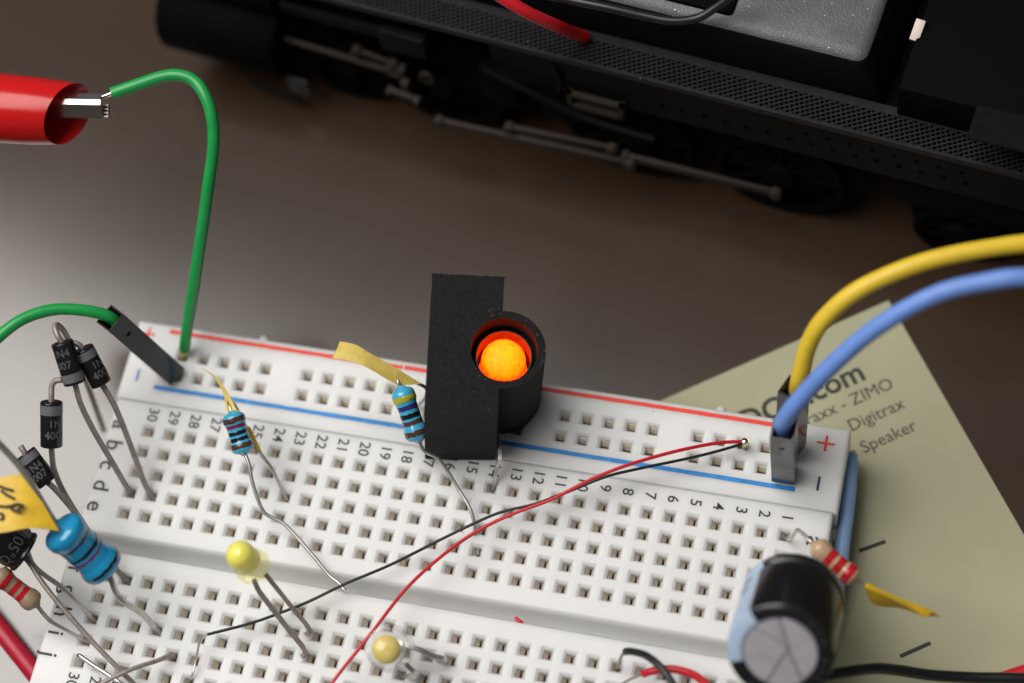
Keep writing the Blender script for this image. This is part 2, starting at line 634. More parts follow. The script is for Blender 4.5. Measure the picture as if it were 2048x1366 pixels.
def skirt(bm, x0, x1, y0, y1, edge=0.35, sides='nsew'):
    """chamfered rim and side walls round a top"""
    out = {'n': (x0, x1, y1, y1), 's': (x0, x1, y0, y0)}
    e = edge
    prof = ((0, 0), (e * .55, -e * .15), (e * .9, -e * .5), (e, -e), (e + 0.15, BASE - H))
    L = [(x0, y0, -1, -1), (x1, y0, 1, -1), (x1, y1, 1, 1), (x0, y1, -1, 1)]
    prev = None
    for dx, dz in prof:
        ring = [bm.verts.new((x + sx * dx, y + sy * dx, H + dz)) for x, y, sx, sy in L]
        if prev:
            for k in range(4):
                if 'sen w'.replace(' ', '')[k] in sides:
                    bm.faces.new((prev[k], prev[(k + 1) % 4], ring[(k + 1) % 4], ring[k]))
        prev = ring
    return bm


E_ = 0.35
CH0, CH1 = -14.97, -12.75
xs = [k * PIT for k in range(30)]
bm = BM()
ya = [ROWY[c] for c in 'abcde']
yb = [ROWY[c] for c in 'fghij']
holed_top(bm, XA + E_ + .25, XB - E_ - .45, CH1, YS - .25, xs, ya)
holed_top(bm, XA + E_ + .25, XB - E_ - .45, YB + .25, CH0, xs, yb)
skirt(bm, XA + E_ + .25, XB - E_ - .45, YB + .25, YS - .25, E_)
# the central channel
xl, xr = XA + E_ + .25, XB - E_ - .45
cp = [(CH0, H), (CH0 + .06, H - .10), (CH0 + .08, H - 4.2), (CH1 - .95, H - 4.2), (CH1 - .72, H - 3.4), (CH1 - .5, H - 1.6), (CH1 - .40, H - .75), (CH1 - .28, H - .36), (CH1 - .14, H - .10), (CH1, H)]
pv = None
for y, z in cp:
    r_ = [bm.verts.new((xl, y, z)), bm.verts.new((xr, y, z))]
    if pv:
        bm.faces.new((pv[0], pv[1], r_[1], r_[0]))
    pv = r_
obj('main_panel', bm, M_white, board, smooth=False)


def rail_panel(y0, y1, yr, yb_):
    bm = BM()
    gx = [RX0 + i * PIT for i in range(29) if i % 6 != 5]
    holed_top(bm, XA + E_, XB - E_, y0 + E_ * .6, y1 - E_, gx, sorted([yr, yb_]))
    skirt(bm, XA + E_, XB - E_, y0 + E_ * .6, y1 - E_, E_)
    return bm


top_rail = obj('rail_panel', rail_panel(YS + .12, YT, RED_Y, BLUE_Y), M_white, board, smooth=False)
dy = -(YS - YB) - (YT - YS)
obj('rail_panel', rail_panel(YB - (YT - YS), YB - .12, RED_Y + dy, BLUE_Y + dy), M_white, board, smooth=False)
for px, py in ((530, 677), (1443, 819)):
    p = at(px, py, H - 1)
    obj('snap_tab', lathe(V((p.x, YT + .1, BASE + .5)), EZ, [(0, 0), (0, .6), (H - BASE - 1.2, .58), (H - BASE - .9, .45), (H - BASE - .85, 0)], 16), M_white, board)
for y in (-3.0, -10.5, -20, -27):
    obj('side_tab', bx(XB - .3, XB + .25, y - 1.6, y + 1.6, BASE + .6, H - 1.2, bev=.15), M_white, board)
obj('foam_backing', bx(XA + .5, XB - .5, YB + .3, YT - .4, .02, BASE - .01), M_paper, board)

# spring contacts: one clip of paired leaves under each column of five holes
clip_bm = BM()


def leaf_pair(bm, length):
    for s in (-1, 1):
        L = [(s * .56, H - .74), (s * .48, H - .76), (s * .10, H - 1.4), (s * .22, H - 2.6)]
        pv = None
        for x, z in L:
            for_ = [bm.verts.new((x, -length / 2, z)), bm.verts.new((x, length / 2, z))]
            if pv:
                bm.faces.new((pv[0], pv[1], for_[1], for_[0]))
            pv = for_
    return bm


leaf_pair(clip_bm, PIT * 4 + 1.6)
clip_me = None
for k in range(30):
    for yc in (sum(ya) / 5, sum(yb) / 5):
        if clip_me is None:
            c = obj('contact_clip', clip_bm, M_contact, None, smooth=False)
            clip_me = c.data
        else:
            c = bpy.data.objects.new('contact_clip', clip_me)
            col.objects.link(c)
        c.parent = board
        c.location = V((k * PIT + random.uniform(.02, .09), yc, 0)) - world_loc(board)
rc = BM()
leaf_pair(rc, 1.5)
for v in rc.verts:
    v.co = V((v.co.y, v.co.x, v.co.z))
rme = None
for i in range(29):
    if i % 6 == 5:
        continue
    for y in (RED_Y, BLUE_Y):
        if rme is None:
            c = obj('rail_contact', rc, M_contact, None, smooth=False)
            rme = c.data
        else:
            c = bpy.data.objects.new('rail_contact', rme)
            col.objects.link(c)
        c.parent = board
        c.location = V((RX0 + i * PIT, y + random.uniform(-.08, 0), 0)) - world_loc(board)

# print: numbers, letters, rail stripes, polarity marks
for k in range(30):
    for y in (2.05, ROWY['j'] - 2.15):
        obj('printed_number', flat_text(str(30 - k), (k * PIT, y, H + .015), (0, -1, 0), (1, 0, 0), 1.78, bold=.012), M_print_black, board, smooth=False)
for c_, y in ROWY.items():
    for x in (-3.55, 76.95):
        g = glyphs(c_, 2.75, bold=.02)
        bmesh.ops.translate(g, verts=g.verts, vec=(0, .2, 0))
        for v in g.verts:
            v.co = V((x - .1 + v.co.y, y - v.co.x + (.15 if x < 0 else -.15), H + .015))
        obj('printed_letter', g, M_print_black, board, smooth=False)


def stripe(x0, x1, y, w, m, name, bm=None):
    bm = BM()
    n = 60
    pv = None
    for k in range(n + 1):
        x = x0 + (x1 - x0) * k / n
        a = w / 2 + random.uniform(-.025, .025)
        b = w / 2 + random.uniform(-.025, .025)
        r_ = [bm.verts.new((x, y - a, H + .014)), bm.verts.new((x, y + b, H + .014))]
        if pv:
            bm.faces.new((pv[0], r_[0], r_[1], pv[1]))
        pv = r_
    return obj(name, bm, m, board, smooth=False)


stripe(-1.05, 27.35, 12.68, .50, M_print_red, 'red_stripe')
stripe(27.55, 70.2, 12.72, .50, M_print_red, 'red_stripe')
stripe(-.95, 73.9, 5.47, .52, M_print_blue, 'blue_stripe')
p = at(1652, 887, H)
stripe(p.x - 1.0, p.x + 1.0, p.y, .26, M_print_red, 'plus_sign')
bm = bx(p.x - .14, p.x + .14, p.y - .95, p.y + .95, H + .005, H + .018)
obj('plus_sign', bm, M_print_red, board, smooth=False)
p = at(1637, 967, H)
obj('minus_sign', bx(p.x - .14, p.x + .14, p.y - .85, p.y + .85, H + .005, H + .018), M_print_navy, board, smooth=False)
p = at(276, 750, H)
obj('minus_sign', bx(p.x - .13, p.x + .13, p.y - .75, p.y + .75, H + .005, H + .018), M_print_blue, board, smooth=False)
p = at(297, 668, H)
obj('plus_sign', bx(p.x - .85, p.x + .85, p.y - .12, p.y + .12, H + .005, H + .018), M_print_red, board, smooth=False)
obj('plus_sign', bx(p.x - .12, p.x + .12, p.y - .85, p.y + .85, H + .005, H + .022), M_print_red, board, smooth=False)

p = at(1038, 1241, H - 2)
obj_ = obj('insulation_scrap', tube([at(1031, 1236, H - .9), at(1040, 1243, H - .8), at(1046, 1247, H - .9)], .22, 8), M_red_wire)
tag(obj_, 'tiny scrap of red insulation lying in the channel of the breadboard', 'scrap')

# ------------------------------------------------------------------ glowing lamp block
A_ = at(848, 825, 24)
B_ = at(992, 825, 24)
W_ = (B_ - A_)
bot = at(850, 912, 10.3)
dn = (bot - A_).normalized()
W_ = (W_ - dn * W_.dot(dn))
wlen = W_.length * 1.03
W_.normalize()
Lg = W_.cross(dn).normalized()
if Lg.y < 0:
    Lg = -Lg
hgt = (bot - A_).length * 1.07
llen = 16.3
lamp = thing('signal_lamp', 'black printed lamp block with a glowing orange light, standing on the breadboard', 'lamp', (at(925, 917, H)))
cen = A_ + W_ * wlen / 2 + Lg * llen / 2 + dn * hgt / 2
tc_top = at(1009, 693, 24.05)          # centre of the round mouth
RO, RI, RL = 4.5, 3.66, 2.98
bar_l = hgt - .6
blk = obj('housing', box(cen, W_, Lg, dn, wlen / 2, llen / 2, hgt / 2), M_housing, lamp, smooth=False)
off = tc_top - A_
top_pt = tc_top - dn * off.dot(dn)     # mouth centre exactly in the plane of the block's face
cutters = []
for op, prof in (('UNION', [(0, 0), (0, RO), (bar_l, RO), (bar_l, 0)]), ('DIFFERENCE', [(-1, 0), (-1, RI), (3.0, RI - .1), (3.0, 0)]), ('DIFFERENCE', [(2.5, 0), (2.5, RL + .1), (bar_l - .5, RL + .1), (bar_l - .5, 0)])):
    c = obj('cutter', lathe(top_pt, dn, prof, 64), M_housing)
    md = blk.modifiers.new(op.lower(), 'BOOLEAN')
    md.object = c
    md.operation = op
    md.solver = 'EXACT'
    cutters.append(c)
bpy.context.view_layer.update()
dg = bpy.context.evaluated_depsgraph_get()
me2 = bpy.data.meshes.new_from_object(blk.evaluated_get(dg))
blk.modifiers.clear()
blk.data = me2
for pl in me2.polygons:
    pl.use_smooth = True
me2.set_sharp_from_angle(angle=math.radians(35))
for c in cutters:
    bpy.data.objects.remove(c)
obj('inner_sleeve', lathe(tc_top, dn, [(5.5, RL + .08), (5.5, RL - .02), (2.9, RL - .02), (2.9, RL + .08)], 56, cap=False), mat('glow_tinted_resin', (0.075, 0.03, 0.014), rough=0.35, var=0.6, vscale=1.6), lamp, angle=30)  # black resin bore tinted reddish, the lens glow put into its colour
# crumbly printing burrs along the back edge and round the mouth
bm = BM()
TL = A_ + Lg * llen
for k in range(24):
    f = (k + random.uniform(-.25, .25)) / 23
    s = random.uniform(.07, .15)
    box(TL + W_ * wlen * f + dn * random.uniform(0, .1), W_, Lg, dn, s, s, s, bm)
for k in range(26):
    a = random.uniform(0, 6.28)
    s = random.uniform(.03, .09)
    rr = random.choice((RI + .12, RO - .1))
    x, y, _ = frame(dn)
    box(tc_top + (x * math.cos(a) + y * math.sin(a)) * rr - dn * .12, x, y, dn, s, s * random.uniform(.6, 2), s, bm)
o_ = obj('print_burrs', bm, specks(mat('dusty_resin', (0.035, 0.035, 0.036), rough=.7), 5, .4, (.6, .6, .6)), lamp, smooth=False)
o_['kind'] = 'stuff'
# the lens: domed 5 mm resin body seated in the barrel
lc = tc_top + dn * 4.2
M_glow = emissive('glowing_amber_lens', ((1.0, 0.065, 0.0004), (0.40, 0.011, 0.0)), 9.0, dn)
prof = [(4.6, 0), (4.6, 2.75), (3.4, 2.75), (3.3, 2.46), (0, 2.44)]
for k in range(1, 9):
    a = k / 8 * math.pi / 2
    prof.append((-2.2 * math.sin(a), 2.44 * math.cos(a) if k < 8 else 0))
lm = lathe(V((0, 0, 0)), dn, prof, 40)
lme = bpy.data.meshes.new('lens')
bmesh.ops.recalc_face_normals(lm, faces=lm.faces)
lm.to_mesh(lme)
lm.free()
lme.materials.append(M_glow)
for pl in lme.polygons:
    pl.use_smooth = True
lens = bpy.data.objects.new('lens', lme)
col.objects.link(lens)
lens.parent = lamp
lens.location = lc - world_loc(lamp)
st = tc_top + dn * bar_l
obj('lead', tube([st + W_ * -1.0 - dn * .3, at(1000, 905, 12.6), at(995, 930, 11.2), at(990, 955, 9.8), hole('a', 14, H - 1.4)], .2, square=True, n=4), M_lead, lamp)
obj('lead', tube([st + W_ * 1.2, st + W_ * 1.2 + dn * 1.0, rail(15, 'b', H - .5), rail(15, 'b', H - 2)], .23, square=True, n=3), M_lead, lamp)


# ------------------------------------------------------------------ resistors
def resistor(name, label, a, b, r_end, r_mid, body_m, bands, leads, endfrac=.30, lead_m=M_lead, lead_r=.24, coat_neck=True):
    """dog-bone body from a to b with colour rings and lead paths"""
    d = b - a
    L = d.length
    d = d.normalized()
    t = thing(name, label, 'resistor', V((a.x, a.y, min(a.z, b.z) - r_end)))
    e = endfrac * L
    prof = [(-.22 * r_end, 0), (-.20 * r_end, .25 * r_end)]
    for k in range(1, 6):
        a_ = k / 5 * math.pi / 2
        prof.append((e * .42 * (1 - math.cos(a_)) - 0.02, r_end * (.25 + .75 * math.sin(a_))))
    prof += [(e * .72, r_end), (e * .95, r_mid + (r_end - r_mid) * .35), (e * 1.12, r_mid)]
    prof += [(L - t_, r_) for t_, r_ in prof[::-1]]
    body = obj('body', lathe(a, d, prof, 28), body_m, t, angle=60)
    pr = sorted(prof)

    def rad(tt):
        for (t0, r0), (t1, r1) in zip(pr, pr[1:]):
            if t0 <= tt <= t1 and t1 > t0:
                return r0 + (r1 - r0) * (tt - t0) / (t1 - t0)
        return r_mid
    for f, w, bm_ in bands:
        t0, t1 = (f - w / 2) * L, (f + w / 2) * L
        pts = [(t0, rad(t0) - .02)] + [(t0 + (t1 - t0) * k / 4, rad(t0 + (t1 - t0) * k / 4) + .022) for k in range(5)] + [(t1, rad(t1) - .02)]
        bb = lathe(a, d, pts, 28, cap=False)
        for v in bb.verts:
            v.co += d * random.uniform(-.035, .035) * r_end
        obj('colour_band', bb, bm_, t, angle=60)
    for lp in leads:
        obj('lead', tube(lp, lead_r, 10, 5), lead_m, t)
    return t


# small blue resistor among the numbers
a, b = at(464, 826, 17.2), at(489, 906, 15.0)
r1 = resistor('resistor', 'small blue banded resistor standing above the printed numbers 25 and 26', a, b, 1.28, 1.09, M_reslight,
              [(.17, .13, B_brown), (.33, .085, B_plum), (.49, .085, B_black), (.64, .085, B_black), (.80, .12, B_brown)],
              [[b, at(498, 928, 14.6), at(506, 968, 13.6), at(524, 1018, 12.3), at(541, 1034, 11.8), at(566, 1046, 11.4), at(592, 1072, 10.9), at(630, 1116, 10.2), at(660, 1152, 9.6), at(678, 1166, 9.5), at(691, 1183, 9.35)],
               [a, at(459, 812, 17.3), at(458, 800, 16.6), at(468, 808, 14.5), at(490, 850, 13.6), at(520, 905, 12.8), at(545, 940, 11.5), hole('c', 23, H - 1.2)]], lead_r=.21)
obj('tape_flag', sheet([[at(405, 736, 15.5), at(430, 757, 16.2), at(448, 790, 16.8), at(452, 822, 17.0)],
                        [at(404, 735, 15.7), at(434, 756, 16.8), at(455, 785, 17.6), at(474, 821, 17.6)]], .06), M_tape, r1)
obj('tape_flag', sheet([[at(492, 855, 14), at(500, 880, 13.6), at(510, 900, 13.3)], [at(500, 853, 14), at(512, 878, 13.6), at(524, 903, 13.2)]], .10), M_tape_deep, r1)

# small blue resistor leaning on the lamp block
a, b = at(802, 776, 18.2), at(838, 881, 15.0)
r2 = resistor('resistor', 'small blue resistor with a yellow-green band, leaning against the black lamp block', a, b, 1.32, 1.12, M_reslight,
              [(.19, .10, B_olive), (.36, .085, B_violet), (.515, .085, B_black), (.645, .085, B_brown), (.84, .10, B_brown)],
              [[b, at(848, 902, 14.2), at(872, 914, 13.0), at(888, 932, 12.2), at(915, 975, 11.0), at(945, 1030, 10), hole('d', 14, H - 1.3)],
               [a, at(796, 762, 18.6), at(804, 752, 17.9), at(830, 764, 15.5), at(856, 785, 12.0), rail(11, 'b', H - 1)]], lead_r=.21)
obj('tape_flag', sheet([[at(680, 683, 21.6), at(712, 690, 21.4), at(742, 708, 20.8), at(790, 735, 19.4), at(844, 768, 17.0)],
                        [at(673, 700, 22.0), at(706, 709, 21.7), at(736, 722, 21.1), at(780, 752, 19.4), at(826, 769, 17.6)],
                        [at(665, 716, 21.8), at(700, 722, 21.5), at(734, 735, 20.9), at(770, 756, 19.3), at(797, 771, 18.4)]], .08), M_tape, r2)

# large blue resistor with label flag
a, b = at(116, 1053, 24.0), at(217, 1142, 18.0)
r3 = resistor('large_resistor', 'large glossy blue resistor with a yellow handwritten tape flag on its lead', a, b, 2.42, 2.08, M_resblue,
              [(.30, .04, B_black), (.48, .045, B_black), (.57, .035, B_plum), (.84, .05, B_black)],
              [[b, at(225, 1165, 17.0), at(234, 1188, 15.6), at(252, 1207, 14.2), at(285, 1228, 11.5), hole('h', 27, H - 1.2)],
               [a, at(108, 1042, 24.6), at(84, 1003, 26.5), at(48, 945, 29), at(10, 900, 31.0), at(-60, 830, 35.0)]], endfrac=.27, lead_r=.36)
obj('tape_flag', sheet([[at(-60, 958, 28.6), at(0, 956, 28.6), at(30, 949, 28.6), at(46, 953, 28.8)],
                        [at(-50, 1005, 28.2), at(0, 1003, 28.2), at(40, 996, 28.0), at(86, 1006, 27.2)],
                        [at(-50, 1062, 27.8), at(0, 1066, 27.8), at(60, 1056, 27.2), at(118, 1062, 25.4)]], .12), M_tape_deep, r3)
fl = []
bm = BM()


def on_flag(px, py):
    return at(px, py, 28.6 + (py - 955) / 107 * -.8 + .15)


for s in ([(-8, 969), (8, 976), (26, 981)], [(2, 981), (14, 990), (28, 997)], [(-6, 1012), (16, 1013), (34, 1008), (46, 1012), (34, 1021)], [(18, 1010), (26, 1020), (40, 1024)], [(-4, 1027), (4, 1028), (6, 1036), (0, 1040)]):
    tube([on_flag(*p) for p in s], .15, 6, 4, bm)
obj('handwriting', bm, M_ink, r3)

# tan resistor with red bands at the left edge
a, b = at(-8, 1146, 17.0), at(74, 1209, 14.0)
r4 = resistor('resistor', 'dull tan red-banded resistor at the left edge below the small black capacitor', a, b, 1.22, 1.0, M_resbrown,
              [(.24, .12, B_red), (.46, .10, B_red), (.64, .10, B_red)],
              [[b, at(86, 1226, 13.3), at(104, 1244, 12.6), at(135, 1262, 11.0), hole('i', 30, H - 1.2)],
               [a, at(-30, 1130, 17.5), at(-90, 1100, 15)]], lead_r=.23)

# tan resistor with red bands past the right end
a, b = at(1628, 1088, 15.5), at(1712, 1160, 14.2)
r5 = resistor('resistor', 'light tan red-banded resistor with a yellow tape flag above the green card', a, b, 1.17, .98, M_restan,
              [(.385, .14, B_red), (.60, .14, B_red), (.815, .15, B_red)],
              [[a, at(1620, 1082, 15.6), at(1606, 1068, 15.2), at(1594, 1060, 14.6), at(1588, 1068, 12.2), at(1580, 1078, 10.2), hole('a', 1, H - 1.0)],
               [b, at(1721, 1166, 14.0), at(1730, 1174, 13.8), at(1750, 1186, 13.6)]], lead_r=.22)
obj('tape_flag', sheet([[at(1733, 1166, 14.1), at(1772, 1184, 14.2), at(1822, 1205, 14.4), at(1862, 1221, 14.2), at(1879, 1235, 13.2)],
                        [at(1729, 1174, 14.6), at(1768, 1190, 15.2), at(1815, 1212, 15.4), at(1852, 1233, 15.2), at(1864, 1227, 14.6)],
                        [at(1734, 1186, 13.2), at(1750, 1209, 11.8), at(1800, 1216, 11.8), at(1832, 1226, 13.0), at(1850, 1234, 14.6)]], .09, 5), M_tape_deep, r5)


# ------------------------------------------------------------------ diodes
DG = 'black diodes by the breadboard'


def diode(label, a, b, band_at_a, leads, text, tshift=0.0):
    d = (b - a)
    L = d.length
    d = d.normalized()
    r = 1.22
    t = thing('diode', label, 'diode', V((a.x, a.y, min(a.z, b.z) - r)), DG)
    obj('body', lathe(a, d, [(0, 0), (0, r - .12), (.05, r - .03), (.14, r), (L - .14, r), (L - .05, r - .03), (L, r - .12), (L, 0)], 28), M_diode, t, angle=50)
    t0, t1 = (.06 * L, .27 * L) if band_at_a else (.73 * L, .93 * L)
    obj('polarity_band', lathe(a, d, [(t0, r - .01), (t0, r + .02), (t1, r + .02), (t1, r - .01)], 28, cap=False), M_silver_band, t)
    bm = BM()
    ts = (.45, .70) if band_at_a else (.22, .50)
    for s, f in zip(text, ts):
        wrap_text(s, a, d, CAM - a, r + .03, 1.2, f * L, bm, flip=-1, shift=tshift, bold=.02)
    obj('printed_mark', bm, M_grey_print, t, smooth=False)
    for lp in leads:
        obj('lead', tube(lp, .33, 10, 5), M_lead_dark, t)
    return t


a, b = at(124, 684, 27.0), at(150, 767, 24.0)
diode('black diode with its silver band at the lower end, topmost of the four', a, b, False,
      [[b, at(154, 782, 23.2), at(163, 812, 21.0), at(188, 862, 17.4), at(225, 925, 13.2), at(250, 968, 10.3), hole('d', 30)],
       [a, at(116, 672, 27.5), at(110, 654, 27.6), at(117, 651, 26.8), at(135, 675, 23.5), at(168, 752, 13.0), at(196, 828, 5.5), at(208, 862, 3.0)]],
      ('1N4', '007'), .5)
a, b = at(165, 697, 25.0), at(203, 768, 22.0)
diode('black diode with its silver band at the upper end, just right of the topmost one', a, b, True,
      [[b, at(212, 781, 21.2), at(230, 813, 18.6), at(248, 856, 15.6), at(272, 920, 12.2), at(290, 968, 10.0), hole('d', 29)],
       [a, at(158, 690, 25.3), at(148, 686, 25.4), at(140, 690, 25.0)]], ('1N', '4007'), -.6)
a, b = at(103, 803, 21.5), at(103, 893, 18.5)
diode('upright black diode, its upper leg bent right', a, b, True,
      [[a, at(103, 790, 21.9), at(104, 772, 22.3), at(111, 762, 22.6), at(124, 760, 22.8)],
       [b, at(104, 908, 17.8), at(108, 938, 16.4), at(124, 978, 14.9), at(150, 1022, 13.6), at(190, 1082, 11.8), at(225, 1130, 10.5), hole('f', 29)]],
      ('1N', '4001'), -.35)
a, b = at(50, 906, 20.5), at(97, 966, 18.5)
diode('black diode tilted to the right, lowest of the four', a, b, True,
      [[a, at(46, 900, 20.7), at(41, 892, 20.9)],
       [b, at(108, 976, 17.6), at(126, 996, 16.0), at(150, 1026, 14.4), at(186, 1080, 12.6), at(200, 1104, 12.0)]], ('1N4', '007'), .2)

# ------------------------------------------------------------------ small black capacitor, left edge
d_ = (at(52, 1106, 17.0) - at(-46, 1046, 20.5))
L_ = d_.length
o0 = at(-46, 1046, 20.5)
t = thing('capacitor', 'small black capacitor marked 105, cut off by the left edge under the tape flag', 'capacitor', o0 - V((0, 0, 12)))
obj('sleeve', lathe(o0, d_, [(0, 0), (0, 2.1), (.2, 2.4), (L_ - 1.0, 2.4), (L_ - .8, 2.25), (L_ - .55, 2.25), (L_ - .35, 2.4), (L_ - .08, 2.32), (L_, 2.1), (L_, 1.7), (L_ - .25, 1.6), (L_ - .25, 0)], 36), M_capsleeve, t)
obj('printed_mark', wrap_text('105\u00b0C', o0, d_, CAM - o0, 2.44, 1.75, L_ - 1.75, None, flip=1, shift=.12), M_grey_print, t, smooth=False)
e0 = o0 + d_.normalized() * (L_ - .2)
obj('lead', tube([e0 + V((.3, .2, 0)), at(66, 1128, 16.2), at(84, 1146, 15.6), at(128, 1178, 13.5), at(162, 1212, 11.0), hole('h', 30)], .28, 10), M_lead, t)
obj('lead', tube([e0 - V((.3, .2, 0)), at(62, 1130, 16.4), at(80, 1158, 16), at(112, 1200, 15.2), at(180, 1278, 13.2), at(240, 1340, 11.5), at(285, 1385, 9.6)], .28, 10), M_lead_dark, t)

# ------------------------------------------------------------------ LEDs
dome, base_ = at(481, 1110, 23.5), at(521, 1147, 19.0)
d_ = (base_ - dome)
L_ = 4.6
d_.normalize()
t = thing('light_emitting_diode', 'yellow tinted LED standing tilted on two long leads over rows f to h', 'LED', (base_.x, base_.y, H))
r = 1.55
prof = [(-.95 * r * math.sin(k / 8 * math.pi / 2) + .95 * r, r * math.cos(k / 8 * math.pi / 2)) for k in range(8, -1, -1)]
prof[0] = (0, 0)
org = dome - d_ * r * .95
obj('lens', lathe(org, d_, prof + [(L_ - 1.5, r), (L_ - 1.5, 0)], 32), M_led_yellow, t, angle=50)
obj('flange', lathe(org, d_, [(L_ - 1.48, 0), (L_ - 1.48, r), (L_ - .8, r + .02), (L_ - .75, r + .38), (L_ - .05, r + .4), (L_, r + .3), (L_, 0)], 32), M_clear_yellow, t, angle=50)
e0 = org + d_ * (L_ - .3)
obj('cup_or_highlight', lathe(org, d_, [(L_ - 1.47, 0), (L_ - 1.47, .9), (L_ - .9, .95), (L_ - .6, .3), (L_ - .6, 0)], 20), M_led_yellow, t)
obj('lead', tube([at(508, 1160, 18.6), at(516, 1178, 17.6), at(526, 1193, 16.8), at(575, 1256, 12.6), at(612, 1306, 9.6), hole('h', 21, H - 1.3)], .25, square=True, n=3), M_lead_dark, t)
obj('lead', tube([at(531, 1148, 18.6), at(545, 1166, 17.8), at(585, 1216, 13.6), at(620, 1262, 9.8), hole('g', 21, H - 1.3)], .25, square=True, n=3), M_lead_dark, t)

# clear LED facing the viewer
tip = at(768, 1300, 19.5)
d_ = (at(782, 1297, 12.5) - tip).normalized()
t = thing('light_emitting_diode', 'clear white LED with a yellow phosphor centre, facing up between rows f and g', 'LED', (tip.x, tip.y, H))
r = 2.18
prof = [(r - r * math.sin(k / 8 * math.pi / 2), r * math.cos(k / 8 * math.pi / 2)) for k in range(8, -1, -1)]
prof[0] = (0, 0)
obj('lens', lathe(tip, d_, prof + [(6.6, r), (6.65, r + .42), (7.5, r + .42), (7.6, r + .3), (7.6, 0)], 36), M_clear, t, angle=50)
obj('phosphor', lathe(tip + d_ * 2.0, d_, [(0, 0), (0.1, .7), (.3, 1.25), (.7, 1.52), (1.4, 1.2), (1.5, 0)], 28), M_phosphor, t)
obj('cup_or_highlight', lathe(tip + d_ * 2.5, d_, [(0, 1.9), (.05, 2.0), (.9, 1.8), (.9, 1.7), (0, 1.9)], 16, a0=-.7, a1=.8, xref=RIGHT + DOWN * .25), M_lead, t)  # added bright crescent standing in for the highlight inside the lens
bk = tip + d_ * 7.4
sx = RIGHT * .9 + DOWN * .6
obj('lead', tube([bk - sx.normalized() * 1.2 + V((.7, .4, 0)), at(830, 1296, 12.6), at(860, 1310, 11.8), at(890, 1319, 10.4), hole('g', 15, H - 1.3)], .25, square=True, n=4), M_lead, t)
obj('lead', tube([bk + sx.normalized() * 1.2, at(814, 1330, 12.4), at(832, 1350, 10.8), hole('h', 16, H - 1.3)], .25, square=True, n=4), M_lead, t)

# ------------------------------------------------------------------ big electrolytic capacitor
near = at(1560, 1306, 26.0)
far = at(1588, 1196, 17.0)
d_ = (near - far)
L_ = d_.length
d_.normalize()
RC = 5.35
t = thing('capacitor', 'big black electrolytic capacitor with pale blue stripe, its scored silver top facing the viewer', 'capacitor', (far.x, far.y, H))
obj('sleeve', lathe(far, d_, [(0, 0), (0, RC - .9), (.15, RC - .4), (.6, RC), (1.5, RC + .02), (1.9, RC - .35), (2.3, RC - .35), (2.7, RC), (L_ - .7, RC), (L_ - .25, RC - .12), (L_, RC - .5), (L_ + .05, RC - 1.45), (L_ - .1, RC - 1.58), (L_ - .25, RC - 1.62), (L_ - .25, 0)], 64), M_capsleeve, t, angle=35)
xr_ = (-RIGHT * .9 - DOWN * .30)
aw = .62
prS = [(2.7, RC + .02), (L_ - .7, RC + .02), (L_ - .25, RC - .10), (L_ + .02, RC - .48), (L_ + .07, RC - 1.45), (L_ - .02, RC - 1.58)]
obj('polarity_stripe', lathe(far, d_, [(.6, RC + .02), (1.5, RC + .04), (1.9, RC - .33), (2.3, RC - .33)] + prS, 20, a0=-aw, a1=aw, xref=xr_), M_capstripe, t, angle=35)
bm = BM()
xx = (xr_ - d_ * xr_.dot(d_)).normalized()
yy = d_.cross(xx)
for tt in (3.4, 5.6):
    rr_ = RC + .05
    a_ = -.28
    rad_ = xx * math.cos(a_) + yy * math.sin(a_)
    tan_ = -xx * math.sin(a_) + yy * math.cos(a_)
    box(far + d_ * tt + rad_ * rr_, rad_, tan_, d_, .02, .55, .16, bm)
obj('minus_mark', bm, M_print_navy, t, smooth=False)
# scored top: four wedges with grooves between
cR = RC - 1.60
cen_ = far + d_ * (L_ - .2)
obj('vent_floor', lathe(cen_ - d_ * .04, d_, [(0, 0), (0, cR), (.03, cR), (.03, 0)], 48), M_alu_dark, t)
ux = (RIGHT - d_ * RIGHT.dot(d_)).normalized()
uy = ux.cross(d_)
if uy.dot(DOWN) > 0:
    uy = -uy
vc = ux * 0.85 + uy * .35


def ang(dx, dyy):
    return math.atan2(dyy, dx)


rays = sorted([ang(-70, 225), ang(-275, 160), ang(-145, -280), ang(105, -230)])
for k in range(4):
    a0, a1 = rays[k], rays[(k + 1) % 4]
    if a1 < a0:
        a1 += 2 * math.pi
    g_ = .06
    half = (a1 - a0) / 2
    apex = V((0.85, .35)) + V((math.cos(a0 + half), math.sin(a0 + half))) * (g_ / max(.35, math.sin(min(half, math.pi / 2))))
    pts = [apex]
    for j in range(15):
        a_ = a0 + (a1 - a0) * j / 14
        dirv = V((math.cos(a_), math.sin(a_)))
        o2 = V((0.85, .35))
        bq = o2.dot(dirv)
        s_ = -bq + math.sqrt(bq * bq - (o2.length_squared - (cR - .03) ** 2))
        pt = o2 + dirv * s_
        if j == 0:
            pt += V((-math.sin(a0), math.cos(a0))) * g_
        if j == 14:
            pt += V((math.sin(a1), -math.cos(a1))) * g_
        pts.append(pt)
    bm = BM()
    lo = [bm.verts.new(cen_ + ux * p.x + uy * p.y) for p in pts]
    ctr = V((sum(p.x for p in pts) / len(pts), sum(p.y for p in pts) / len(pts)))
    hi = [bm.verts.new(cen_ + d_ * .13 + ux * (p.x + (ctr.x - p.x) * .06) + uy * (p.y + (ctr.y - p.y) * .06)) for p in pts]
    n_ = len(pts)
    for j in range(n_):
        bm.faces.new((lo[j], lo[(j + 1) % n_], hi[(j + 1) % n_], hi[j]))
    bm.faces.new(hi)
    obj('vent_panel', bm, M_alu, t, smooth=False)
bm = BM()
M_faint = mat('faint_grey_print', (0.055, 0.056, 0.06), rough=.4)
